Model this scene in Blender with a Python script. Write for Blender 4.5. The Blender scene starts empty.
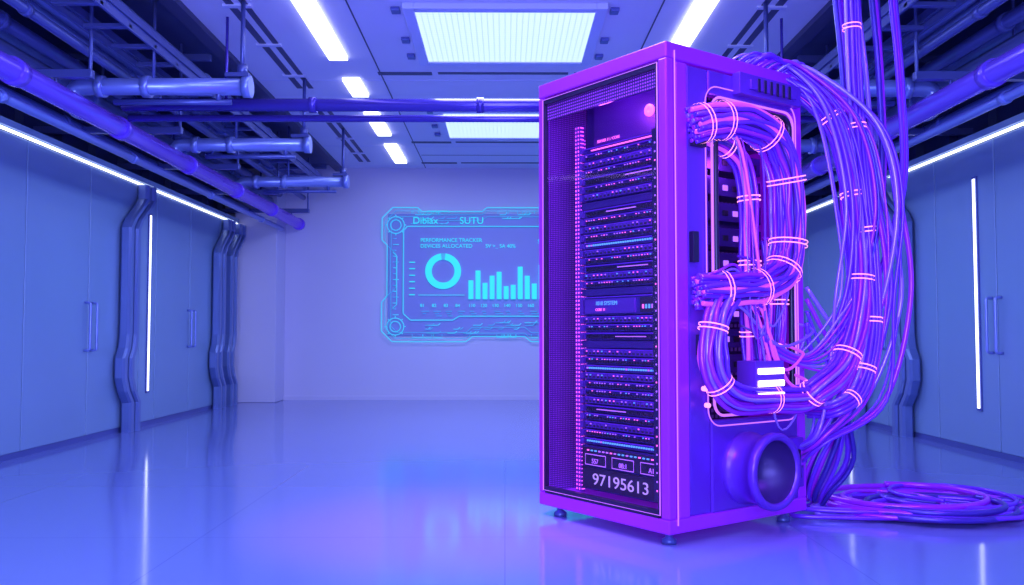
import bpy, math, random
from mathutils import Vector, Matrix
random.seed(7)
S=bpy.context.scene
S.view_settings.view_transform='Standard'
S.view_settings.look='None'
C=S.collection

# ---------------------------------------------------------------- materials
def nt(name):
    m=bpy.data.materials.new(name); m.use_nodes=True
    n=m.node_tree.nodes; l=m.node_tree.links
    return m,n,l,n['Principled BSDF']
def mat(name,col,rough=.5,metal=0,em=None,es=0,noise=0.0,nscale=6,spec=.5,coat=0):
    m,n,l,b=nt(name)
    b.inputs['Base Color'].default_value=(*col,1)
    b.inputs['Roughness'].default_value=rough
    b.inputs['Metallic'].default_value=metal
    b.inputs['Specular IOR Level'].default_value=spec
    b.inputs['Coat Weight'].default_value=coat
    if em: 
        b.inputs['Emission Color'].default_value=(*em,1); b.inputs['Emission Strength'].default_value=es
    if noise>0:
        tc=n.new('ShaderNodeTexCoord'); t=n.new('ShaderNodeTexNoise'); t.inputs['Scale'].default_value=nscale
        t.inputs['Detail'].default_value=4
        r=n.new('ShaderNodeMixRGB'); r.inputs[1].default_value=(*[c*(1-noise) for c in col],1)
        r.inputs[2].default_value=(*[min(1,c*(1+noise)) for c in col],1)
        l.new(tc.outputs['Object'],t.inputs['Vector']); l.new(t.outputs['Fac'],r.inputs[0]); l.new(r.outputs[0],b.inputs['Base Color'])
    return m
def dots(name,ax,ay,sc,rad,base,dot,es,rough=.4,metal=.3,emis=True,square=False,flat=False):
    """perforation / pixel grid on object-space axes ax, ay"""
    m,n,l,b=nt(name)
    b.inputs['Roughness'].default_value=rough; b.inputs['Metallic'].default_value=metal
    tc=n.new('ShaderNodeTexCoord'); sp=n.new('ShaderNodeSeparateXYZ'); l.new(tc.outputs['Object'],sp.inputs[0])
    outs=[]
    for a in (ax,ay):
        mu=n.new('ShaderNodeMath'); mu.operation='MULTIPLY'; mu.inputs[1].default_value=sc; l.new(sp.outputs[a],mu.inputs[0])
        fr=n.new('ShaderNodeMath'); fr.operation='FRACT'; l.new(mu.outputs[0],fr.inputs[0])
        su=n.new('ShaderNodeMath'); su.operation='SUBTRACT'; su.inputs[1].default_value=.5; l.new(fr.outputs[0],su.inputs[0])
        ab=n.new('ShaderNodeMath'); ab.operation='ABSOLUTE'; l.new(su.outputs[0],ab.inputs[0])
        if square: outs.append(ab)
        else:
            pw=n.new('ShaderNodeMath'); pw.operation='POWER'; pw.inputs[1].default_value=2; l.new(ab.outputs[0],pw.inputs[0]); outs.append(pw)
    ad=n.new('ShaderNodeMath'); ad.operation='MAXIMUM' if square else 'ADD'
    l.new(outs[0].outputs[0],ad.inputs[0]); l.new(outs[1].outputs[0],ad.inputs[1])
    lt=n.new('ShaderNodeMath'); lt.operation='LESS_THAN'; lt.inputs[1].default_value=rad if square else rad*rad
    l.new(ad.outputs[0],lt.inputs[0])
    mx=n.new('ShaderNodeMixRGB'); mx.inputs[1].default_value=(*base,1); mx.inputs[2].default_value=(*dot,1)
    l.new(lt.outputs[0],mx.inputs[0]); l.new(mx.outputs[0],b.inputs['Base Color'])
    if emis and flat:
        l.new(mx.outputs[0],b.inputs['Emission Color']); b.inputs['Emission Strength'].default_value=es
    elif emis:
        b.inputs['Emission Color'].default_value=(*dot,1)
        no=n.new('ShaderNodeTexNoise'); no.inputs['Scale'].default_value=9; l.new(tc.outputs['Object'],no.inputs['Vector'])
        m2=n.new('ShaderNodeMath'); m2.operation='MULTIPLY'; l.new(lt.outputs[0],m2.inputs[0]); l.new(no.outputs['Fac'],m2.inputs[1])
        m3=n.new('ShaderNodeMath'); m3.operation='MULTIPLY'; m3.inputs[1].default_value=es*2; l.new(m2.outputs[0],m3.inputs[0])
        l.new(m3.outputs[0],b.inputs['Emission Strength'])
    return m

M_floor,n,l,b=nt('polished_floor')
b.inputs['Specular IOR Level'].default_value=1.0
tc=n.new('ShaderNodeTexCoord'); br=n.new('ShaderNodeTexBrick'); br.offset=0
br.inputs['Color1'].default_value=(.18,.22,.56,1); br.inputs['Color2'].default_value=(.175,.215,.55,1); br.inputs['Mortar'].default_value=(.14,.16,.48,1)
br.inputs['Scale'].default_value=1; br.inputs['Mortar Size'].default_value=.003; br.inputs['Brick Width'].default_value=1.5; br.inputs['Row Height'].default_value=1.5
l.new(tc.outputs['Object'],br.inputs['Vector']); l.new(br.outputs['Color'],b.inputs['Base Color'])
ns=n.new('ShaderNodeTexNoise'); ns.inputs['Scale'].default_value=1.5; mr=n.new('ShaderNodeMapRange')
mr.inputs[3].default_value=.085; mr.inputs[4].default_value=.125
l.new(tc.outputs['Object'],ns.inputs['Vector']); l.new(ns.outputs['Fac'],mr.inputs[0]); l.new(mr.outputs[0],b.inputs['Roughness'])

M_back=mat('back_wall_paint',(.60,.56,.80),.6,noise=.03,nscale=1.5)
M_wall=mat('slate_panel',(.22,.33,.56),.36,.12,noise=.06,nscale=1.2)
M_cond=mat('conduit_slate',(.16,.22,.50),.3,.4)
M_wallgap=mat('panel_gap',(.02,.03,.09),.6)
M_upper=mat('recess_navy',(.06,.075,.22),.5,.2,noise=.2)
M_ceil=mat('ceiling_white',(.70,.68,.90),.55,noise=.03,nscale=2)
M_slot=mat('slot_dark',(.05,.05,.14),.5)
M_frame=mat('light_trim',(.6,.6,.9),.4)
M_pipeB=mat('pipe_blue',(.27,.33,.76),.28,.45)
M_pipeD=mat('pipe_navy',(.11,.13,.40),.35,.5)
M_pipeP=mat('pipe_violet_glow',(.18,.10,.82),.22,.4,em=(.12,.03,.9),es=.14)  # faint emission put into the pipe colour; the pipe is no lamp
M_pipeX=mat('pipe_dark_violet',(.10,.06,.48),.25,.5)
M_led=mat('led_strip',(1,1,1),.5,em=(.84,.90,1),es=3)
M_ledw=mat('led_wall',(1,1,1),.5,em=(.80,.86,1),es=2.6)
M_panel=dots('ceiling_diffuser',0,1,21,.41,(.48,.66,.95),(.72,.92,1),.95,square=True,metal=0,flat=True)
M_holo=mat('holo_teal',(.0,.1,.1),.5,em=(.03,.68,.90),es=1.1)
M_holodim=mat('holo_blue',(.0,.05,.1),.5,em=(.06,.40,.88),es=.85)
M_hololine=mat('holo_line',(.0,.05,.1),.5,em=(.06,.58,.95),es=1.0)
M_holobg=mat('holo_glass',(.26,.28,.64),.5,em=(.1,.12,.5),es=.05)

M_mag=mat('magenta_metal_glow',(.30,.035,.80),.3,.35,em=(.36,.0,.9),es=.22,noise=.08,nscale=3)  # emission put into the frame metal for the magenta glow
M_mag2=mat('violet_metal_glow',(.14,.035,.56),.33,.45,em=(.18,.0,.6),es=.06,noise=.12,nscale=4)  # weak emission put into the side metal, lifting its violet
M_dark=mat('rack_black',(.02,.012,.06),.35,.3)
M_inner=mat('rack_inner',(.06,.02,.22),.4,.3)
M_srv=mat('server_case',(.05,.02,.19),.3,.5)
M_srv2=mat('server_bay',(.11,.035,.36),.3,.5)
M_hole=mat('vent_black',(.006,.002,.02),.6)
M_cy=mat('led_cyan',(0,.1,.3),.5,em=(.14,.42,1),es=1.1)
M_pk=mat('led_pink',(.3,.03,.2),.5,em=(.95,.14,.75),es=1.5)
M_vi=mat('led_violet',(.1,.05,.4),.5,em=(.45,.14,1),es=1.3)
M_wh=mat('led_white',(1,1,1),.5,em=(1,.85,1),es=3)
M_neon=mat('neon_violet',(.1,.03,.3),.4,em=(.60,.16,1),es=1.2)
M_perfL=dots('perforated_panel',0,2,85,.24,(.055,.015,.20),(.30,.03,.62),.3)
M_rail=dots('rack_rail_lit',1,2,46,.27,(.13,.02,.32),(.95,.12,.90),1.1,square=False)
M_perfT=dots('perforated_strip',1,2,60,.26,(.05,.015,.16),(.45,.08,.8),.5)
M_perfI=dots('vented_divider',0,2,30,.3,(.03,.012,.11),(.12,.04,.35),.2,square=True)
M_cabA=mat('cable_violet_glow',(.15,.035,.74),.25,.25,em=(.2,.0,.8),es=.08)  # faint emission put into the cable colour, not a light source
M_cabB=mat('cable_magenta_glow',(.30,.03,.80),.25,.25,em=(.40,.0,.8),es=.13)  # same added emission, brightening the magenta strands
M_cabC=mat('cable_lilac_glow',(.28,.14,.86),.2,.3,em=(.3,.1,.9),es=.08)  # same added emission, brightening the lilac strands
M_cabD=mat('cable_indigo',(.07,.03,.40),.28,.3)
M_tie=mat('glow_tie',(.5,.1,.3),.4,em=(1,.30,.62),es=1.7)
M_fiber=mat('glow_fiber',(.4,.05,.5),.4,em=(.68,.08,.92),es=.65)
M_glass=bpy.data.materials.new('door_glass'); M_glass.use_nodes=True
n=M_glass.node_tree.nodes; l=M_glass.node_tree.links; n.clear()
o=n.new('ShaderNodeOutputMaterial'); mx=n.new('ShaderNodeMixShader'); tr=n.new('ShaderNodeBsdfTransparent'); gl=n.new('ShaderNodeBsdfGlossy')
tr.inputs[0].default_value=(.96,.90,1,1); gl.inputs['Roughness'].default_value=.05; gl.inputs[0].default_value=(.7,.4,1,1)
mx.inputs[0].default_value=.05
l.new(tr.outputs[0],mx.inputs[1]); l.new(gl.outputs[0],mx.inputs[2]); l.new(mx.outputs[0],o.inputs[0])

# ---------------------------------------------------------------- mesh builder
class MB:
    def __init__(s): s.v=[];s.f=[];s.m=[];s.s=[]
    def box(s,x0,x1,y0,y1,z0,z1,m=0):
        o=len(s.v)
        s.v+=[(x0,y0,z0),(x1,y0,z0),(x1,y1,z0),(x0,y1,z0),(x0,y0,z1),(x1,y0,z1),(x1,y1,z1),(x0,y1,z1)]
        for q in ((3,2,1,0),(4,5,6,7),(0,1,5,4),(1,2,6,5),(2,3,7,6),(3,0,4,7)):
            s.f.append([o+i for i in q]); s.m.append(m); s.s.append(False)
    def quad(s,a,b_,c,d,m=0):
        o=len(s.v); s.v+=[a,b_,c,d]; s.f.append([o,o+1,o+2,o+3]); s.m.append(m); s.s.append(False)
    def tube(s,pts,r,n=8,m=0,cap=True,closed=False,flat=None):
        P=[Vector(p) for p in pts]; k=len(P); o=len(s.v)
        T=[]
        for i in range(k):
            if closed: t=P[(i+1)%k]-P[i-1]
            else: t=P[min(i+1,k-1)]-P[max(i-1,0)]
            if t.length<1e-9: t=Vector((0,0,1))
            T.append(t.normalized())
        up=Vector((0,0,1)) if abs(T[0].z)<.9 else Vector((1,0,0))
        N=(up-T[0]*up.dot(T[0])).normalized()
        for i in range(k):
            N=(N-T[i]*N.dot(T[i])).normalized(); B=T[i].cross(N)
            for j in range(n):
                a=2*math.pi*j/n
                s.v.append(tuple(P[i]+(N*math.cos(a)+B*math.sin(a))*r))
        for i in range(k if closed else k-1):
            i2=(i+1)%k
            for j in range(n):
                j2=(j+1)%n
                s.f.append([o+i*n+j,o+i*n+j2,o+i2*n+j2,o+i2*n+j]); s.m.append(m); s.s.append(True)
        if cap and not closed:
            s.f.append([o+j for j in range(n)][::-1]); s.m.append(m); s.s.append(False)
            s.f.append([o+(k-1)*n+j for j in range(n)]); s.m.append(m); s.s.append(False)
    def strip(s,pts,X,hx,hy,m=0):
        o=len(s.v); k=len(pts)
        prof=[(-hx,-hy*.6),(-hx*.6,-hy),(hx*.6,-hy),(hx,-hy*.6),(hx,hy*.6),(hx*.6,hy),(-hx*.6,hy),(-hx,hy*.6)]
        for y,z in pts:
            for a,c in prof: s.v.append((X+a,y+c,z))
        for i in range(k-1):
            for j in range(8):
                j2=(j+1)%8; s.f.append([o+i*8+j,o+i*8+j2,o+(i+1)*8+j2,o+(i+1)*8+j]); s.m.append(m); s.s.append(False)
    def lathe(s,c,axis,prof,n=40,m=0):
        A=Vector(axis).normalized(); up=Vector((0,0,1)) if abs(A.z)<.9 else Vector((1,0,0))
        N=(up-A*up.dot(A)).normalized(); B=A.cross(N); o=len(s.v); c=Vector(c)
        for d,r in prof:
            for j in range(n):
                a=2*math.pi*j/n; s.v.append(tuple(c+A*d+(N*math.cos(a)+B*math.sin(a))*r))
        for i in range(len(prof)-1):
            for j in range(n):
                j2=(j+1)%n
                s.f.append([o+i*n+j,o+i*n+j2,o+(i+1)*n+j2,o+(i+1)*n+j]); s.m.append(m); s.s.append(True)
    def obj(s,name,mats,parent=None,bevel=0,loc=None):
        me=bpy.data.meshes.new(name); me.from_pydata(s.v,[],s.f)
        for x in (mats if isinstance(mats,(list,tuple)) else [mats]): me.materials.append(x)
        me.polygons.foreach_set('material_index',s.m); me.polygons.foreach_set('use_smooth',s.s); me.update()
        ob=bpy.data.objects.new(name,me); C.objects.link(ob)
        if parent: ob.parent=parent
        if loc: ob.location=loc
        if bevel:
            bv=ob.modifiers.new('bevel','BEVEL'); bv.width=bevel; bv.segments=2; bv.limit_method='ANGLE'
        return ob
def empty(name,loc=(0,0,0),rz=0):
    e=bpy.data.objects.new(name,None); C.objects.link(e); e.location=loc; e.rotation_euler=(0,0,rz); e.empty_display_size=.1
    return e
def catmull(pts,step=8,closed=False):
    P=[Vector(p) for p in pts]; out=[]; k=len(P)
    rng=range(k) if closed else range(k-1)
    for i in rng:
        if closed: a,b,c,d=P[i-1],P[i],P[(i+1)%k],P[(i+2)%k]
        else: a,b,c,d=P[max(i-1,0)],P[i],P[i+1],P[min(i+2,k-1)]
        for j in range(step):
            t=j/step
            out.append(.5*((2*b)+(c-a)*t+(2*a-5*b+4*c-d)*t*t+(-a+3*b-3*c+d)*t**3))
    if not closed: out.append(P[-1])
    return out
def rounded(pts,rad,seg=6):
    P=[Vector(p) for p in pts]; out=[P[0]]
    for i in range(1,len(P)-1):
        a=(P[i-1]-P[i]); b=(P[i+1]-P[i]); r=min(rad,a.length*.49,b.length*.49)
        A=P[i]+a.normalized()*r; B=P[i]+b.normalized()*r
        for j in range(seg+1):
            t=j/seg; out.append((1-t)**2*A+2*t*(1-t)*P[i]+t*t*B)
    out.append(P[-1]); return out
def text(name,s,size,mat_,mtx,parent=None,align='LEFT',sx=1):
    cu=bpy.data.curves.new(name+'_c','FONT'); cu.body=s; cu.size=size; cu.align_x=align; cu.extrude=.001
    t=bpy.data.objects.new(name+'_t',cu); C.objects.link(t)
    bpy.context.view_layer.update()
    me=bpy.data.meshes.new_from_object(t); bpy.data.objects.remove(t)
    me.materials.clear(); me.materials.append(mat_)
    me.transform(Matrix.Diagonal((sx,1,1,1))); me.transform(mtx)
    ob=bpy.data.objects.new(name,me); C.objects.link(ob)
    if parent: ob.parent=parent
    return ob

# ---------------------------------------------------------------- room shell
XL,XR,YB,YF,ZC=-3.95,4.0,13.85,-1.5,3.57
b=MB(); b.box(-4.6,4.6,YF-.2,YB+.2,-.15,0); b.obj('floor',M_floor)
b=MB(); b.box(-4.6,4.6,YB,YB+.15,0,ZC+.2); b.obj('wall_back',M_back)
b=MB(); b.box(-4.6,4.6,YF-.15,YF,0,ZC+.2); b.obj('wall_front',M_wall)
b=MB(); b.box(-2.62,2.62,YF,YB,ZC,ZC+.2,0)
for sx in (-1,1):
    for (a,c) in ((2.0,2.05),(2.11,2.17)):
        x0,x1=sorted((sx*a,sx*c))
        b.box(x0,x1,5,9.3,ZC-.006,ZC+.01,1); b.box(x0,x1,9.8,13.3,ZC-.006,ZC+.01,1)
    for k in range(9):
        y=5+k*.95; x0,x1=sorted((sx*1.98,sx*2.2)); b.box(x0,x1,y,y+.05,ZC-.02,ZC,2)
    x0,x1=sorted((sx*2.5,sx*2.62)); b.box(x0,x1,YF,YB,ZC-.05,ZC,1)
    x0,x1=sorted((sx*1.22,sx*1.232)); b.box(x0,x1,4,13.8,ZC-.004,ZC+.01,1)
for y in (8.72,11.9,13.35):
    b.box(-1.25,-.72,y,y+.09,ZC-.006,ZC+.01,1); b.box(-.66,.62,y,y+.06,ZC-.006,ZC+.01,1); b.box(.68,1.2,y,y+.09,ZC-.006,ZC+.01,1)
    b.box(-2.5,2.5,y+.28,y+.30,ZC-.004,ZC+.01,2)
for y in (9.8,12.8):
    b.box(-1.2,1.2,y,y+.015,ZC-.004,ZC+.01,1)
b.obj('ceiling',[M_ceil,M_slot,M_frame])

for side,sx,XW in (('left',-1,XL),('right',1,XR)):
    def bx(b,a,c,*r):
        x0,x1=sorted((XW+sx*a,XW+sx*c)); b.box(x0,x1,*r)
    b=MB(); bx(b,.03,.6,YF,YB,0,2.66,0); b.obj('wall_'+side,[M_wallgap])
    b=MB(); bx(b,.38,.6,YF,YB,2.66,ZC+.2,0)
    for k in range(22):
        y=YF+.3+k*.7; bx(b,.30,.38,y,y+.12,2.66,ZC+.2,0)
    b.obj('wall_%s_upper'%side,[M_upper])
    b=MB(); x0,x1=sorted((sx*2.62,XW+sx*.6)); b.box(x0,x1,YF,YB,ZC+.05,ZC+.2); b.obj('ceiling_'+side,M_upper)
    b=MB(); bx(b,-.012,.0,YF+.1,YB-.6,2.612,2.634,0); b.obj('led_strip',M_ledw)
    b=MB(); bx(b,-.03,.3,YF+.1,YB-.6,2.645,2.70,0); b.obj('trim_'+side,M_wall)
    b=MB(); bx(b,-.0,.03,YF+.1,YB-.56,0,.05,0); b.obj('baseboard_'+side,M_pipeD)
    edges=[-1.3,.4,2.0,3.7,5.3,6.35,7.42,8.56,9.75,10.2,11.3,12.45,13.2] if sx<0 else [-1.3,.4,2.0,3.7,5.1,6.6,7.28,8.3,9.4,10.6,11.8,13.2]
    hs=[2,4,7,10] if sx<0 else [2,4,6,8,10]
    for i in range(len(edges)-1):
        y0,y1=edges[i]+.008,edges[i+1]-.008
        e=empty('door_%s_%d'%(side,i+1))
        b=MB(); bx(b,0,.03,y0,y1,.05,2.605,0); b.obj('door_panel',M_wall,e,bevel=.006)
        if i+1 in hs or i in hs:
            yy=y1-.06 if i+1 in hs else y0+.06
            b=MB()
            b.tube(rounded([(XW-sx*.0,yy,.85),(XW-sx*.055,yy,.85),(XW-sx*.055,yy,1.3),(XW,yy,1.3)],.03),.012,8,0)
            b.obj('handle',M_pipeB,e)
    for y in ((9.98,12.95,5.0) if sx<0 else (7.57,10.4,4.6)):
        b=MB(); bx(b,-.015,.0,y-.035,y+.035,.36,2.34,1); bx(b,-.022,.0,y-.016,y+.016,.38,2.32,0)
        b.obj('wall_light_strip',[M_ledw,M_pipeD])
    for y in ((9.25,12.15,12.67) if sx<0 else (8.75,9.9,12.2)):
        b=MB(); X=XW-sx*.07
        for q,(off,hy) in enumerate(((0,.055),(.14,.05))):
            yz=[(y+off+.40,2.60),(y+off+.40,2.45),(y+off+.30,2.36),(y+off+.08,2.20),(y+off,2.10),(y+off,1.0),(y+off-.03,.86),(y+off-.10,.76),(y+off-.10,.56),(y+off-.03,.42),(y+off+.08,.30),(y+off+.08,0)]
            b.strip(yz,X+(-sx*.012*q),.055,hy,0)
        b.obj('wall_conduit',[M_cond,M_pipeD])

b=MB(); b.box(-4.0,-3.38,13.3,YB,0,ZC); b.obj('wall_column',M_back,bevel=.01)
b=MB(); b.box(3.42,4.05,13.3,YB,0,ZC); b.obj('wall_column',M_back,bevel=.01)
b=MB(); b.box(-3.38,3.42,YB-.03,YB,0,.06); b.obj('baseboard_back',M_back)

def ceil_panel(y0,y1):
    e=empty('ceiling_light_panel',(0,(y0+y1)/2,ZC)); h=(y1-y0)/2
    b=MB(); b.box(-.71,.71,-h,h,-.035,-.005); b.obj('diffuser',M_panel,e)
    b=MB()
    for r in ((-.80,-.71,-h-.09,h+.09),(.71,.80,-h-.09,h+.09),(-.71,.71,-h-.09,-h),(-.71,.71,h,h+.09)):
        b.box(*r,-.05,0,0)
    for sx in (-1,1):
        for yy in (-h,h*.1,h*.8):
            x0,x1=sorted((sx*.83,sx*.90)); b.box(x0,x1,yy,yy+.10,-.03,0,1)
    b.obj('housing',[M_frame,M_pipeD],e,bevel=.006)
    L=bpy.data.lights.new('panel_lamp','AREA'); L.shape='RECTANGLE'; L.size=1.4; L.size_y=2*h; L.energy=98; L.color=(.44,.55,1)
    o=bpy.data.objects.new('panel_lamp',L); C.objects.link(o); o.parent=e; o.location=(0,0,-.06)
for a in ((.4,1.7),(3.7,5.0),(6.95,8.26),(10.19,11.5)): ceil_panel(*a)
for sx in (-1,1):
    for a,c in ((-.5,1.2),(2.2,4.6),(5.4,8.26),(8.92,9.55),(10.28,11.45),(12.05,13.3)):
        b=MB(); x0,x1=sorted((sx*1.46,sx*1.63)); b.box(x0,x1,a,c,ZC-.03,ZC-.002,0)
        b.obj('ceiling_light_strip',[M_led])

# ---------------------------------------------------------------- overhead services
for side,sx in (('left',-1),('right',1)):
    e=empty('overhead_pipe_run')
    X=lambda v:sx*v
    y0,y1=YF+.05,13.8
    b=MB()
    b.tube([(X(3.16),y0,2.69),(X(3.16),y1,2.69)],.078,16,0)
    k=0
    while y0+k*1.6<y1:
        y=y0+.8+k*1.6; b.tube([(X(3.16),y-.05,2.69),(X(3.16),y+.05,2.69)],.092,16,0); k+=1
    b.obj('main_pipe',[M_pipeP],e)
    b=MB(); y1=13.27
    for (x,z,r,m) in ((3.30,2.56,.035,0),(3.52,2.95,.10,0),(3.34,3.08,.05,1),(3.75,3.22,.13,0),(2.98,3.02,.035,1),(2.72,3.30,.05,0),(2.86,3.42,.035,1),(3.12,3.30,.08,0),(3.42,3.38,.06,0),(3.82,2.85,.04,0)):
        b.tube([(X(x),y0,z),(X(x),y1,z)],r,12,m)
        k=0
        while y0+k*2.1<y1-.5:
            y=y0+.5+k*2.1+x%.7; b.tube([(X(x),y-.03,z),(X(x),y+.03,z)],r*1.25,12,m); k+=1
    b.obj('service_pipes',[M_pipeB,M_pipeD],e)
    b=MB()
    for zz in (3.16,3.24):
        for xx in (2.62,2.94):
            x0,x1=sorted((X(xx),X(xx+.02))); b.box(x0,x1,y0,y1,zz-.03,zz+.03,0)
    k=0
    while y0+k*.45<y1-.1:
        y=y0+k*.45; x0,x1=sorted((X(2.62),X(2.95))); b.box(x0,x1,y,y+.05,3.14,3.17,0); k+=1
    k=0
    while 1.0+k*1.75<y1:
        y=1.0+k*1.75
        x0,x1=sorted((X(2.9),X(4.22))); b.box(x0,x1,y,y+.06,2.80,2.86,0)
        x0,x1=sorted((X(2.65),X(4.22))); b.box(x0,x1,y+.0,y+.05,3.46,3.52,0)
        for xx in (2.92,3.62):
            b.tube([(X(xx),y+.03,2.8),(X(xx),y+.03,3.62)],.014,6,0)
        b.tube([(X(3.16),y+.03,2.66),(X(3.16),y+.03,2.84)],.012,6,0)
        k+=1
    b.obj('cable_tray_and_struts',[M_pipeD],e,bevel=.004)
    for i,y in enumerate((3.2,6.85,8.97,11.15)):
        b=MB()
        z=2.90
        b.tube(rounded([(X(3.16),y,2.69),(X(3.31),y,2.72),(X(3.31),y,z),(X(1.98),y,z)],.13,8),.066,14,0)
        b.tube([(X(3.0),y,z-.12),(X(2.1),y,z-.12)],.022,8,1)
        b.tube([(X(2.2),y,z-.12),(X(2.2),y,z)],.022,8,1)
        for xx in (1.98,2.75,3.1):
            b.tube([(X(xx)-.03,y,z),(X(xx)+.03,y,z)],.084,14,0)
        b.tube([(X(2.02),y,z),(X(2.02),y,ZC-.001)],.018,8,1)
        b.tube([(X(2.02),y,z+.09),(X(2.02),y,z+.17)],.04,10,1)
        b.tube([(X(2.7),y,z),(X(2.7),y,ZC+.04)],.014,8,1)
        x0,x1=sorted((X(1.96),X(2.14))); b.box(x0,x1,y-.05,y+.05,z+.07,z+.10,1)
        b.obj('branch_pipe',[M_pipeB,M_pipeD],e)
b=MB(); b.tube([(-3.08,7.2,2.85),(3.08,7.2,2.85)],.052,16,0)
b.tube([(-3.08,7.32,2.77),(3.08,7.32,2.77)],.03,12,0)
for x in (-1.55,-.2,1.2,2.4):
    b.tube([(x-.03,7.2,2.85),(x+.03,7.2,2.85)],.064,16,0)
b.tube([(-2.25,7.2,2.85),(-2.25,7.2,ZC-.001)],.012,8,0); b.tube([(2.25,7.2,2.85),(2.25,7.2,ZC-.001)],.012,8,0)
b.obj('cross_pipe',[M_pipeX])

# ---------------------------------------------------------------- wall display
H=empty('wall_display',(0,YB-.06,0))
b=MB(); b.box(-1.80,1.80,.03,.055,.98,2.86,0); b.obj('backing',M_holobg,H,bevel=.01)
def poly(b,pts,r,m,closed=True):
    b.tube([(x,0,z) for x,z in pts],r,5,m,closed=closed)
b=MB()
def framepts(g,ch=.16):
    x0,x1,z0,z1=-1.89+g,1.89-g,.89+g,2.95-g
    return [(x0+ch,z1),(-1.35,z1),(-1.28,z1-.06),(-.35,z1-.06),(-.28,z1),(.9,z1),(.97,z1-.06),(1.4,z1-.06),(x1-ch,z1),(x1,z1-ch),(x1,z1-.5),(x1-.08,z1-.58),(x1-.08,z0+.7),(x1,z0+.6),(x1,z0+ch),(x1-ch,z0),(.4,z0),(.3,z0+.08),(-.5,z0+.08),(-.6,z0),(x0+ch,z0),(x0,z0+ch),(x0,z0+.6),(x0+.08,z0+.7),(x0+.08,z1-.58),(x0,z1-.5),(x0,z1-ch)]
def dense(pts):
    out=[]
    for i,p in enumerate(pts):
        q=pts[(i+1)%len(pts)]
        for t in (.02,.5,.98): out.append((p[0]+(q[0]-p[0])*t,p[1]+(q[1]-p[1])*t))
    return out
poly(b,dense(framepts(0)),.008,0); poly(b,dense(framepts(.05)),.005,1)
poly(b,dense(framepts(.14,.1)),.005,1)
ip=[(-1.5,2.66),(1.5,2.66),(1.56,2.6),(1.56,1.32),(1.45,1.22),(.7,1.22),(.6,1.28),(-.7,1.28),(-.8,1.22),(-1.45,1.22),(-1.56,1.32),(-1.56,2.6)]
poly(b,dense(ip),.008,0)
for cx,cz in ((-1.68,2.68),(-1.68,1.12),(1.68,2.68),(1.68,1.12)):
    for r in (.13,.08): poly(b,[(cx+r*math.cos(a*math.pi/10),cz+r*math.sin(a*math.pi/10)) for a in range(20)],.007,0)
    for a in range(8):
        c,s_=math.cos(a*math.pi/4),math.sin(a*math.pi/4); poly(b,[(cx+.13*c,cz+.13*s_),(cx+.16*c,cz+.16*s_)],.007,0,False)
for i in range(60):
    x=random.uniform(-1.45,1.4); w=random.uniform(.03,.20); z=random.choice([2.70,2.84,2.78,1.08,1.14,1.02,1.18])
    poly(b,[(x,z),(x+w,z),(x+w+.03,z+.03)],.006,random.choice([0,1]),False)
for i in range(14):
    x=random.uniform(-1.5,1.5); w=random.uniform(.06,.16)
    poly(b,[(x,2.86),(x,2.90),(x+w,2.90),(x+w,2.86)],.005,0,False)
    x=random.uniform(-1.5,1.4)
    poly(b,[(x,1.0),(x,.955),(x+w,.955),(x+w,1.0)],.005,0,False)
for i in range(14):
    z=1.30+i*.09; d=.05 if i%3 else .09
    for sx in (-1,1): poly(b,[(sx*1.72,z),(sx*(1.72-d),z)],.006,i%2,False)
for sx in (-1,1):
    poly(b,[(sx*1.72,1.4),(sx*1.66,1.46),(sx*1.66,2.2),(sx*1.72,2.26)],.006,0,False)
b.obj('outline',[M_hololine,M_holodim],H)
b=MB()
n=48; cx,cz=-.95,1.97; o=len(b.v)
for j in range(n):
    a=2*math.pi*j/n
    for r in (.175,.275):
        b.v.append((cx+r*math.cos(a),0,cz+r*math.sin(a)))
for j in range(n):
    j2=(j+1)%n; mm=1 if j in (11,12) else 0
    b.f.append([o+2*j,o+2*j+1,o+2*j2+1,o+2*j2]); b.m.append(mm); b.s.append(False)
hts=[.29,.44,.25,.36,.42,.20,.22,.50,.36,.24,.53,.33,.50,.40,.46,.30,.52,.38,.27]
for i,h in enumerate(hts):
    x=-.56+i*.108; b.box(x,x+.075,-.01,.0,1.54,1.54+h,0)
for r in range(3):
    for i in range(14):
        x=-1.28+i*.185+(.02*r); w=random.uniform(.05,.13)
        if r<2 or i%3: b.box(x,x+w,-.006,0,1.35-r*.035,1.36-r*.035,1)
for i in range(6): b.box(-1.47,-1.38,-.006,0,2.1-i*.1,2.115-i*.1,0)
b.box(-1.33,-.62,-.006,0,1.60,1.607,0)
b.obj('charts',[M_holo,M_holodim],H)
R=Matrix(((1,0,0,0),(0,0,-1,0),(0,1,0,0),(0,0,0,1)))
def ht(s,x,z,size,m=M_holo): text('label',s,size,m,Matrix.Translation((x,-.012,z))@R,H)
ht('Dibiax',-1.42,2.70,.15); ht('SUTU',-.70,2.70,.15)
ht('PERFORMANCE TRACKER',-1.30,2.42,.082); ht('DEVICES ALLOCATED',-1.30,2.33,.082)
ht('SV >_ SA 40%',-.30,2.33,.08); ht('STATUS 98.2',.5,2.4,.09)
for i in range(12): ht('%02d0'%(i+11),-.56+i*.18,1.42,.07)
for i in range(4): ht('8%d'%(i+1),-1.30+i*.18,1.42,.07)

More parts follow.
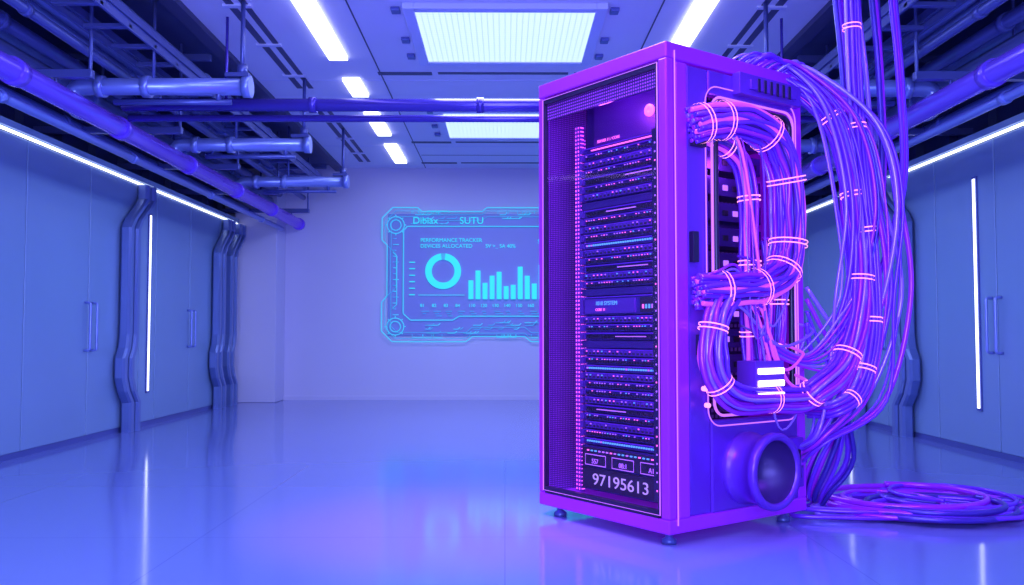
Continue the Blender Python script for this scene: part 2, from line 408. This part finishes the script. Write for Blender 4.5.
# ---------------------------------------------------------------- server rack
AX,AY=.769,4.245; RZ=math.atan2(.586,.81)
RK=empty('server_rack',(AX,AY,0),RZ)
ca,sa=math.cos(RZ),math.sin(RZ)
def LW(v,y,z): return Vector((AX+ca*v-sa*y,AY+sa*v+ca*y,z))
W,D,Z0,Z1=.99,1.05,.06,2.41
b=MB()
b.box(0,D,0,W,Z0,.13)
b.box(0,D,0,W,2.33,Z1)
b.box(0,.05,0,.055,.13,2.33)
b.box(0,.05,W-.04,W,.13,2.33)
b.box(.05,D,W-.02,W,.13,2.33)
b.box(D-.02,D,.06,W-.02,.13,2.33)
b.box(D-.07,D,0,.06,.13,2.33)
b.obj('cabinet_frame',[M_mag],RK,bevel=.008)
b=MB()
b.box(.062,.14,-.004,.05,.13,2.32,1)
b.box(.15,.30,.008,.04,.13,2.32)
b.box(.30,D-.07,.0,.04,.13,.58)
b.box(.30,D-.07,.0,.04,2.20,2.32)
b.obj('side_panels',[M_mag2,M_mag],RK,bevel=.008)
b=MB()
def rrect(v0,v1,z0,z1,y,r):
    out=[]
    for (cx,cz,a0) in ((v1-r,z0+r,-90),(v1-r,z1-r,0),(v0+r,z1-r,90),(v0+r,z0+r,180)):
        for k in range(7):
            a=math.radians(a0+k*15); out.append((cx+r*math.cos(a),y,cz+r*math.sin(a)))
    return out
b.tube(rrect(.315,.965,.60,2.19,-.005,.07),.007,8,0,closed=True)
b.tube(rrect(.27,.99,.55,2.24,-.004,.09),.0035,6,0,closed=True)
b.tube([(-.002,.058,.145),(-.002,.058,2.315),(-.002,W-.043,2.315),(-.002,W-.043,.145)],.003,6,0,closed=True)
b.tube([(.055,-.004,.10),(.055,-.004,2.37)],.0035,6,0)
b.obj('neon_outline',[M_neon],RK)
b=MB()
b.tube(rrect(.345,.94,.63,2.16,.0,.06),.016,8,0,closed=True)
b.obj('window_gasket',[M_dark],RK)
b=MB(); b.box(.48,.98,-.05,.0,2.22,2.33,0); b.box(.55,.92,-.065,-.05,2.25,2.30,0)
b.box(.40,.95,.1,.7,Z1,Z1+.04,0)
for k in range(6): b.box(.60+k*.05,.62+k*.05,-.07,-.065,2.24,2.31,1)
b.box(.16,.20,-.02,.01,1.35,1.5,1); b.box(.20,.27,-.025,.01,.9,1.0,1)
b.box(.17,.26,-.02,.01,1.92,2.06,1)
b.obj('side_fittings',[M_mag2,M_dark],RK,bevel=.006)
b=MB()
b.box(.0,.03,.055,.072,.14,2.32,0); b.box(.0,.03,W-.056,W-.04,.14,2.32,0)
b.box(.0,.03,.072,W-.056,2.29,2.32,0); b.box(.0,.03,.072,W-.056,.13,.165,0)
b.box(.02,.03,.072,W-.056,2.20,2.29,1)
b.obj('door_bezel',[M_dark,M_perfT],RK)
b=MB(); b.quad((.010,.072,.165),(.010,W-.056,.165),(.010,W-.056,2.29),(.010,.072,2.29)); b.obj('door_glass',[M_glass],RK)
b=MB(); b.box(.05,D-.03,W-.035,W-.021,.13,2.32,0); b.obj('perforated_side',[M_perfL],RK)
b=MB(); b.box(.11,.135,.755,.80,.15,2.15,0); b.box(.16,.18,.80,.85,.15,2.1,0); b.box(.20,.22,.84,.88,.15,2.1,0); b.obj('rack_rail',[M_rail],RK)
b=MB(); b.box(.10,.12,.058,.075,.15,2.15,0); b.box(.33,.36,.30,W-.04,.13,2.32,0)
b.box(.30,1.02,.36,.38,.13,2.32,1)
for k in range(5): b.box(.36,1.0,.30,.36,.5+k*.36,.53+k*.36,0)
for k in range(9): b.box(.40+k*.03,.41+k*.03,.34,.36,1.3,2.1,2)
b.obj('interior_divider',[M_inner,M_perfI,M_vi],RK)
b=MB()
for k in range(11):
    z=.66+k*.135; b.box(.5,.95,.20,.34,z,z+.10,0)
    for q in range(5): b.box(.55+q*.08,.59+q*.08,.193,.20,z+.03,z+.06,1 if random.random()<.7 else 2)
b.obj('power_modules',[M_srv,M_hole,M_vi],RK,bevel=.004)

MS=[M_srv,M_srv2,M_hole,M_cy,M_pk,M_vi,M_mag2]
FX=.115
def unit(z0,h,kind):
    b=MB(); y0,y1=.075,.75
    b.box(FX,.32,y0,y1,z0+.003,z0+h-.003,0)
    a,c=y0+.035,y1-.035
    if kind!='blank':
        b.box(FX-.018,FX,y0,y0+.025,z0+.005,z0+h-.005,1); b.box(FX-.018,FX,y1-.025,y1,z0+.005,z0+h-.005,1)
        b.box(FX-.010,FX,y0+.03,y1-.03,z0+h-.009,z0+h-.004,6)
    if kind=='drives':
        n=20; w=(c-a)/n
        for i in range(n):
            b.box(FX-.012,FX,a+i*w+.002,a+(i+1)*w-.002,z0+.007,z0+h-.011,1)
            b.box(FX-.014,FX-.012,a+i*w+.008,a+(i+1)*w-.006,z0+.012,z0+h*.5,2)
            if random.random()<.5: b.box(FX-.016,FX-.012,a+i*w+.010,a+i*w+.017,z0+h*.56,z0+h*.56+.006,random.choice([3,4,4,5,5,5]))
    elif kind=='ports':
        n=30; w=(c-a)/n
        for i in range(n):
            b.box(FX-.006,FX,a+i*w+.003,a+(i+1)*w-.003,z0+.009,z0+.022,2)
            if random.random()<.6: b.box(FX-.009,FX-.004,a+i*w+.006,a+i*w+.012,z0+.026,z0+.031,random.choice([4,5,5,3,4]))
    elif kind=='led':
        n=34; w=(c-a)/n
        for i in range(n):
            b.box(FX-.008,FX,a+i*w+.003,a+(i+1)*w-.008,z0+h*.40,z0+h*.62,3 if random.random()<.85 else 5)
    elif kind=='grill':
        n=40; w=(c-a)/n
        for i in range(n): b.box(FX-.006,FX,a+i*w+.003,a+(i+1)*w-.004,z0+.008,z0+h-.014,2)
        q=random.uniform(.05,.3)
        b.box(FX-.012,FX-.006,a+q,a+q+.22,z0+h*.4,z0+h*.50,5)
        b.box(FX-.014,FX-.006,a+.03,a+.045,z0+h*.3,z0+h*.6,4)
    elif kind=='display':
        b.box(FX-.012,FX,a+.0,a+.18,z0+.012,z0+h-.016,2); b.box(FX-.012,FX,a+.22,c,z0+.012,z0+h-.016,1)
        for i in range(7): b.box(FX-.016,FX-.012,a+.02+i*.022,a+.03+i*.022,z0+h*.3,z0+h*.5,random.choice([3,4,5]))
    elif kind=='pink':
        b.box(FX-.008,FX,a+.05,c-.05,z0+h*.3,z0+h*.5,4)
    b.obj('server_unit',MS,RK)
unit(1.985,.032,'pink'); unit(1.10,.105,'display'); unit(.41,.04,'led')
def fill(z,top,kinds):
    h=(top-z)/len(kinds)
    for i,k in enumerate(kinds): unit(z+i*h,h,k)
fill(.452,.80,['ports','drives','ports','grill','drives','ports','ports','drives'])
fill(.80,.84,['led'])
fill(.84,1.10,['ports','drives','blank','grill','ports','drives'])
fill(1.205,1.46,['blank','ports','drives','grill','ports','drives'])
fill(1.46,1.50,['led'])
fill(1.50,1.985,['ports','drives','ports','grill','blank','drives','ports','grill','ports','drives','ports'])
b=MB(); b.box(FX,.32,.075,.75,.17,.405,0); b.box(FX-.014,FX,.09,.735,.30,.395,2); b.box(FX-.014,FX,.09,.735,.18,.29,2)
for i in range(20): b.box(FX-.018,FX-.014,.11+i*.03,.125+i*.03,.378,.385,random.choice([3,5,4]))
for i in range(3): 
    b.tube([(FX-.016,.13+i*.21,.305),(FX-.016,.29+i*.21,.305),(FX-.016,.29+i*.21,.36),(FX-.016,.13+i*.21,.36)],.0022,5,5,closed=True)
b.obj('status_display',MS,RK)
RT=Matrix(((0,0,-1,0),(-1,0,0,0),(0,1,0,0),(0,0,0,1)))
M_txt=mat('display_text',(.2,.1,.3),.5,em=(.48,.38,.95),es=.8)
def rt(s,y,z,size,m=M_txt,sx=1): text('label',s,size,m,Matrix.Translation((FX-.02,y,z))@RT,RK,sx=sx)
rt('97195613',.65,.205,.085,M_txt,1.25); rt('557',.655,.315,.035,M_vi);rt('0B:1',.445,.315,.035,M_vi);rt('A1',.23,.315,.035,M_vi)
rt('1010 SYSTEM',.62,1.155,.03,M_cy); rt('CORE 11',.62,1.125,.02,M_pk)
rt('SERVER 11 / CORE',.6,2.025,.022,M_pk)
b=MB(); b.box(.25,.30,.07,.80,2.06,2.32,0); b.obj('top_blank',[M_inner],RK)
b=MB(); b.lathe((-.001,.105,2.09),(-1,0,0),[(0,0.001),(.012,.001),(.012,.030),(0,.030)],20,0)
b.obj('status_lamp',[M_pk],RK)
b=MB()
b.box(.012,.028,.072,.11,.2,2.0,0)
for k in range(40):
    b.box(.0105,.012,.085,.093,.25+k*.043,.258+k*.043,random.choice([1,2,2,2]))
b.obj('vertical_pdu',[M_dark,M_pk,M_vi,M_cy],RK)
b=MB()
for (x,y) in ((.08,.08),(.08,W-.09),(D-.1,.08),(D-.1,W-.09)):
    b.lathe((x,y,0),(0,0,1),[(0,.001),(0,.035),(.02,.035),(.03,.018),(.062,.018)],20,0)
b.obj('levelling_feet',[M_pipeD],RK)
b=MB(); c=(.55,0,.33)
b.lathe(c,(0,-1,0),[(0,.180),(.03,.180),(.035,.168),(.15,.168),(.155,.188),(.185,.190),(.20,.183),(.20,.160),(.185,.152)],56,0)
b.lathe(c,(0,-1,0),[(.186,.152),(.01,.142),(.01,.001)],56,1)
b.obj('duct_stub',[M_mag2,M_inner],RK)
b=MB(); b.box(.80,.96,-.05,0,.2,.46,0); b.box(.83,.93,-.06,-.05,.25,.4,1); b.obj('cable_gland_box',[M_mag2,M_dark],RK,bevel=.008)
b=MB(); b.box(.44,.66,-.16,-.04,.66,.87,1)
for k in range(3): b.box(.45,.65,-.17,-.16,.685+k*.06,.715+k*.06,0)
b.obj('lit_connector',[M_wh,M_mag2],RK,bevel=.006)

# ---------------------------------------------------------------- cables
MC=[M_cabA,M_cabB,M_cabC,M_cabD,M_fiber,M_tie]
def bundle(name,ctrl,n,R,r,ties=(),seed=1,step=9,parent=None,spread=0,pal=(0,1,0,2,0,1,3,0,1,4)):
    rnd=random.Random(seed); path=catmull(ctrl,step); k=len(path)
    T=[(path[min(i+1,k-1)]-path[max(i-1,0)]).normalized() for i in range(k)]
    up=Vector((0,0,1)) if abs(T[0].z)<.8 else Vector((1,0,0)); N=up; Ns=[];Bs=[]
    for i in range(k):
        N=(N-T[i]*N.dot(T[i])).normalized(); Ns.append(N.copy()); Bs.append(T[i].cross(N))
    tis=[int(t*(k-1)) for t in ties]
    b=MB()
    for s in range(n):
        rad=R*math.sqrt((s+.5)/n); a0=s*2.39996; ph=rnd.uniform(0,6.28); fr=rnd.uniform(1,3); sp=rnd.uniform(0,1)
        pts=[]
        for i in range(k):
            t=i/(k-1)
            dt=min([abs(i-q) for q in tis]+[12])/12
            rr=rad*(1+(.12*math.sin(fr*6.28*t+ph)+spread*sp*math.sin(math.pi*t))*dt); a=a0+.5*math.sin(2*t+ph)*dt
            pts.append(path[i]+Ns[i]*math.cos(a)*rr+Bs[i]*math.sin(a)*rr)
        b.tube(pts,r*rnd.uniform(.85,1.1),7,pal[s%len(pal)])
    for i in tis:
        p=path[i]; R2=R+r*1.0
        for d in (-.012,.010): b.tube([p+T[i]*d,p+T[i]*(d+.006)],R2,18,5,cap=False)
    return b.obj(name,MC,parent)
CB=empty('cable_bundle',(0,0,0))
bundle('harness',[LW(.14,-.03,2.01),LW(.30,-.06,2.05),LW(.50,-.08,2.06),LW(.69,-.09,1.99),LW(.79,-.09,1.80),LW(.80,-.09,1.5),LW(.74,-.09,1.32),LW(.56,-.09,1.24),LW(.38,-.08,1.22),LW(.16,-.03,1.21)],36,.088,.0115,(.05,.13,.3,.45,.58,.66,.8,.93),1,parent=CB)
bundle('harness',[LW(.30,.03,1.98),LW(.44,.02,1.96),LW(.56,.01,1.88),LW(.60,.0,1.7),LW(.60,.0,1.4),LW(.60,.0,1.1),LW(.62,.0,.86)],14,.05,.010,(.2,.5,.7,.9),2,parent=CB)
bundle('harness',[LW(.80,.02,1.5),LW(.82,.0,1.2),LW(.80,.0,.98),LW(.70,-.05,.82),LW(.56,-.08,.78)],14,.05,.010,(.3,.6),3,parent=CB)
bundle('harness',[LW(.34,-.08,1.2),LW(.24,-.09,1.10),LW(.20,-.09,.94),LW(.22,-.1,.79),LW(.34,-.11,.70),LW(.6,-.12,.68),LW(.85,-.13,.68),(1.60,4.62,.72),(1.76,4.68,.85),(1.86,4.74,1.1),(1.90,4.78,1.4),(1.88,4.8,1.75),(1.82,4.82,2.08),(1.70,4.84,2.27),(1.52,4.86,2.40),(1.36,4.86,2.42)],24,.062,.0115,(.1,.22,.34,.45,.55,.65,.74,.83),4,parent=CB,spread=.6)
rnd=random.Random(5)
b=MB()
for i in range(20):
    o=rnd.uniform(-.06,.06); q=i/19
    st=LW(.55+.4*q,.02+.1*rnd.random(),2.41)
    xx=1.66+.36*q
    pts=[st,st+Vector((.1,-.02,.05)),(1.5+.2*q,4.8+o,2.44-.05*q),(xx,4.75+o,2.2-.1*q),(xx+.10,4.75+o,1.7),(xx+.10+o,4.75,1.2),(xx-.02,4.72+o,.75-.1*q),(1.60+.05*q,4.68+o,.5-.06*q),LW(.93,-.05,.42-.1*q)]
    if i%4==0: pts=pts[:-3]+[(xx-.08,4.8,.9),LW(1.0,-.05,1.0+.3*q)]
    b.tube(catmull(pts,8),rnd.choice([.007,.009,.012,.014]),7,rnd.choice([0,0,1,2,3,0]))
b.obj('loose_loops',MC,CB)
b=MB()
for i in range(12):
    v0=rnd.uniform(.3,.5); z0=rnd.choice([2.0,1.22,1.25,1.2]); v1=rnd.uniform(.5,1.0); z1=rnd.uniform(.62,1.6)
    pts=[LW(v0,-.02,z0),LW(v0+.1,-.10,z0-.1),LW((v0+v1)/2,-.13,min(z0,z1)-rnd.uniform(.0,.25)),LW(v1,-.1,z1-.05),LW(v1,.02,z1)]
    b.tube(catmull(pts,8),rnd.choice([.004,.006,.008]),6,rnd.choice([0,1,2,0,4]))
for i in range(7):
    z=1.14+.02*i
    pts=[LW(.16,-.02,z),LW(.24,-.09,z+.04),LW(.40,-.1,z+.06),LW(.55,-.08,z-.1-.03*i),LW(.9,-.1,z-.25-.03*i),(1.76,4.7,1.1-.04*i),(1.90,4.75,1.3)]
    b.tube(catmull(pts,8),.007,6,rnd.choice([0,2,1]))
for (v,z) in ((.17,2.0),(.18,1.21),(.2,.74),(.24,1.27),(.22,.66)):
    p=LW(v,-.035,z); b.tube([p,p+Vector((.01,-.02,0))],.012,10,5)
b.obj('patch_cables',MC,CB)

HC=empty('hanging_cable')
b=MB()
for i in range(12):
    x0=1.80+.034*i; yy=4.85+.04*(i%3)
    ph=rnd.uniform(-.03,.03)
    r=rnd.choice([.014,.017,.020])
    cx=2.20+rnd.uniform(-.15,.35); cy=5.0+rnd.uniform(-.15,.2)
    pts=[(x0-.02,yy,ZC-.02),(x0,yy,3.0),(x0+.03+ph,yy,2.4),(x0+.02+ph*2,yy,1.8),(x0+.08-.02*i,yy+.03,1.2),(x0+.04-.025*i,yy+.05,.7),(1.90-.02*i+ph,yy+.12,.32),(1.80-.012*i,yy+.2,.1),(1.82,5.12+.01*i,r+.004*i)]
    rx=.34+.09*(i%5); ry=.20+.08*(i%4)
    turns=1.0+.12*i
    kk=int(turns*12)
    for j in range(1,kk):
        a=math.pi+j*math.pi/6
        g=1-.012*j
        pts.append((cx+rx*g*math.cos(a),cy+ry*g*math.sin(a),r+.010*(i%4)+.002*j))
    if i in(2,5,8): pts+= [(cx+.6,cy-.22,r),(2.8,4.86+.02*i,r),(3.2,4.82+.02*i,r),(3.9,5.0,r)]
    b.tube(catmull(pts,6),r*.85,8,[3,0,1,0,2,0,3,1][i%8])
b.obj('trunk_cables',MC,HC)
b=MB(); b.box(1.68,2.3,4.72,5.1,ZC-.05,ZC-.001,0); b.obj('ceiling_entry_plate',[M_pipeD],HC)
bundle('fibre_bundle',[(1.86,4.78,ZC-.02),(1.87,4.78,3.0),(1.88,4.78,2.4),(1.90,4.76,1.9),(1.94,4.75,1.4),(1.93,4.72,1.0),(1.84,4.68,.72),(1.70,4.64,.62),LW(.98,-.06,.6)],10,.038,.011,(.2,.33,.46,.6,.7,.8),9,parent=HC,pal=(1,0,4,0,2))

# ---------------------------------------------------------------- lights
def area(name,loc,tgt,size,en,col,sy=None):
    L=bpy.data.lights.new(name,'AREA'); L.energy=en; L.color=col; L.size=size
    if sy: L.shape='RECTANGLE'; L.size_y=sy
    o=bpy.data.objects.new(name,L); C.objects.link(o); o.location=loc
    o.rotation_euler=(Vector(tgt)-Vector(loc)).to_track_quat('-Z','Y').to_euler(); return o
def spot(name,loc,tgt,en,col,ang,blend=.8,rad=.1):
    L=bpy.data.lights.new(name,'SPOT'); L.energy=en; L.color=col; L.spot_size=math.radians(ang); L.spot_blend=blend; L.shadow_soft_size=rad
    o=bpy.data.objects.new(name,L); C.objects.link(o); o.location=loc
    o.rotation_euler=(Vector(tgt)-Vector(loc)).to_track_quat('-Z','Y').to_euler(); return o
area('room_fill_light',(0,-.9,1.6),(0,9,3.6),3.0,290,(.40,.48,1),1.2)  # added fill light behind the camera, brightens ceiling and far wall
spot('magenta_fill_spot',(-1.2,2.0,3.4),(.5,4.8,1.2),280,(.56,.05,1),50)  # added spot out of view, throws magenta light on the rack front
spot('violet_fill_spot',(2.4,2.0,3.4),(1.6,4.7,1.2),220,(.42,.07,1),55)  # added spot out of view, violet light for the rack side
spot('floor_glow_fill_spot',(-.6,3.6,3.4),(-.2,4.8,0),520,(1,.03,.95),42,1)  # added spot out of view, makes the magenta glow on the floor
spot('cable_fill_spot',(2.6,4.0,3.3),(2.3,5.2,.3),90,(.45,.06,1),60,1)  # added spot out of view, tints the floor cables violet
for (p,e_) in (((.6,.12,1.9),2.5),((.06,.5,2.2),3.5)):
    L=bpy.data.lights.new('rack_inner_light','POINT'); L.energy=e_; L.color=(.7,.11,1); L.shadow_soft_size=.05  # point lights inside the rack, brightening its interior
    o=bpy.data.objects.new('rack_inner_light',L); C.objects.link(o); o.location=LW(*p)
# slim vertical area light inside the door edge, brightening the servers
L=bpy.data.lights.new('door_edge_light','AREA'); L.shape='RECTANGLE'; L.size=.02; L.size_y=1.8; L.energy=3.5; L.color=(.75,.08,1)
o=bpy.data.objects.new('door_edge_light',L); C.objects.link(o); o.location=LW(.045,.09,1.2)
zc=(LW(.25,.9,1.2)-LW(.045,.09,1.2)).normalized()*-1
yc=Vector((0,0,1)); xc=yc.cross(zc).normalized(); zc=xc.cross(yc)
o.rotation_euler=Matrix((xc,yc,zc)).transposed().to_euler()
w=bpy.data.worlds.new('World'); S.world=w; w.use_nodes=True
w.node_tree.nodes['Background'].inputs[0].default_value=(.1,.12,.4,1); w.node_tree.nodes['Background'].inputs[1].default_value=.3

# ---------------------------------------------------------------- camera
cam=bpy.data.cameras.new('camera'); co=bpy.data.objects.new('camera',cam); C.objects.link(co)
cam.sensor_width=36; cam.lens=900/1024*36; cam.clip_start=.05
co.location=(0,0,1.0); co.rotation_euler=(math.radians(92.67),0,math.radians(-.446))
S.camera=co
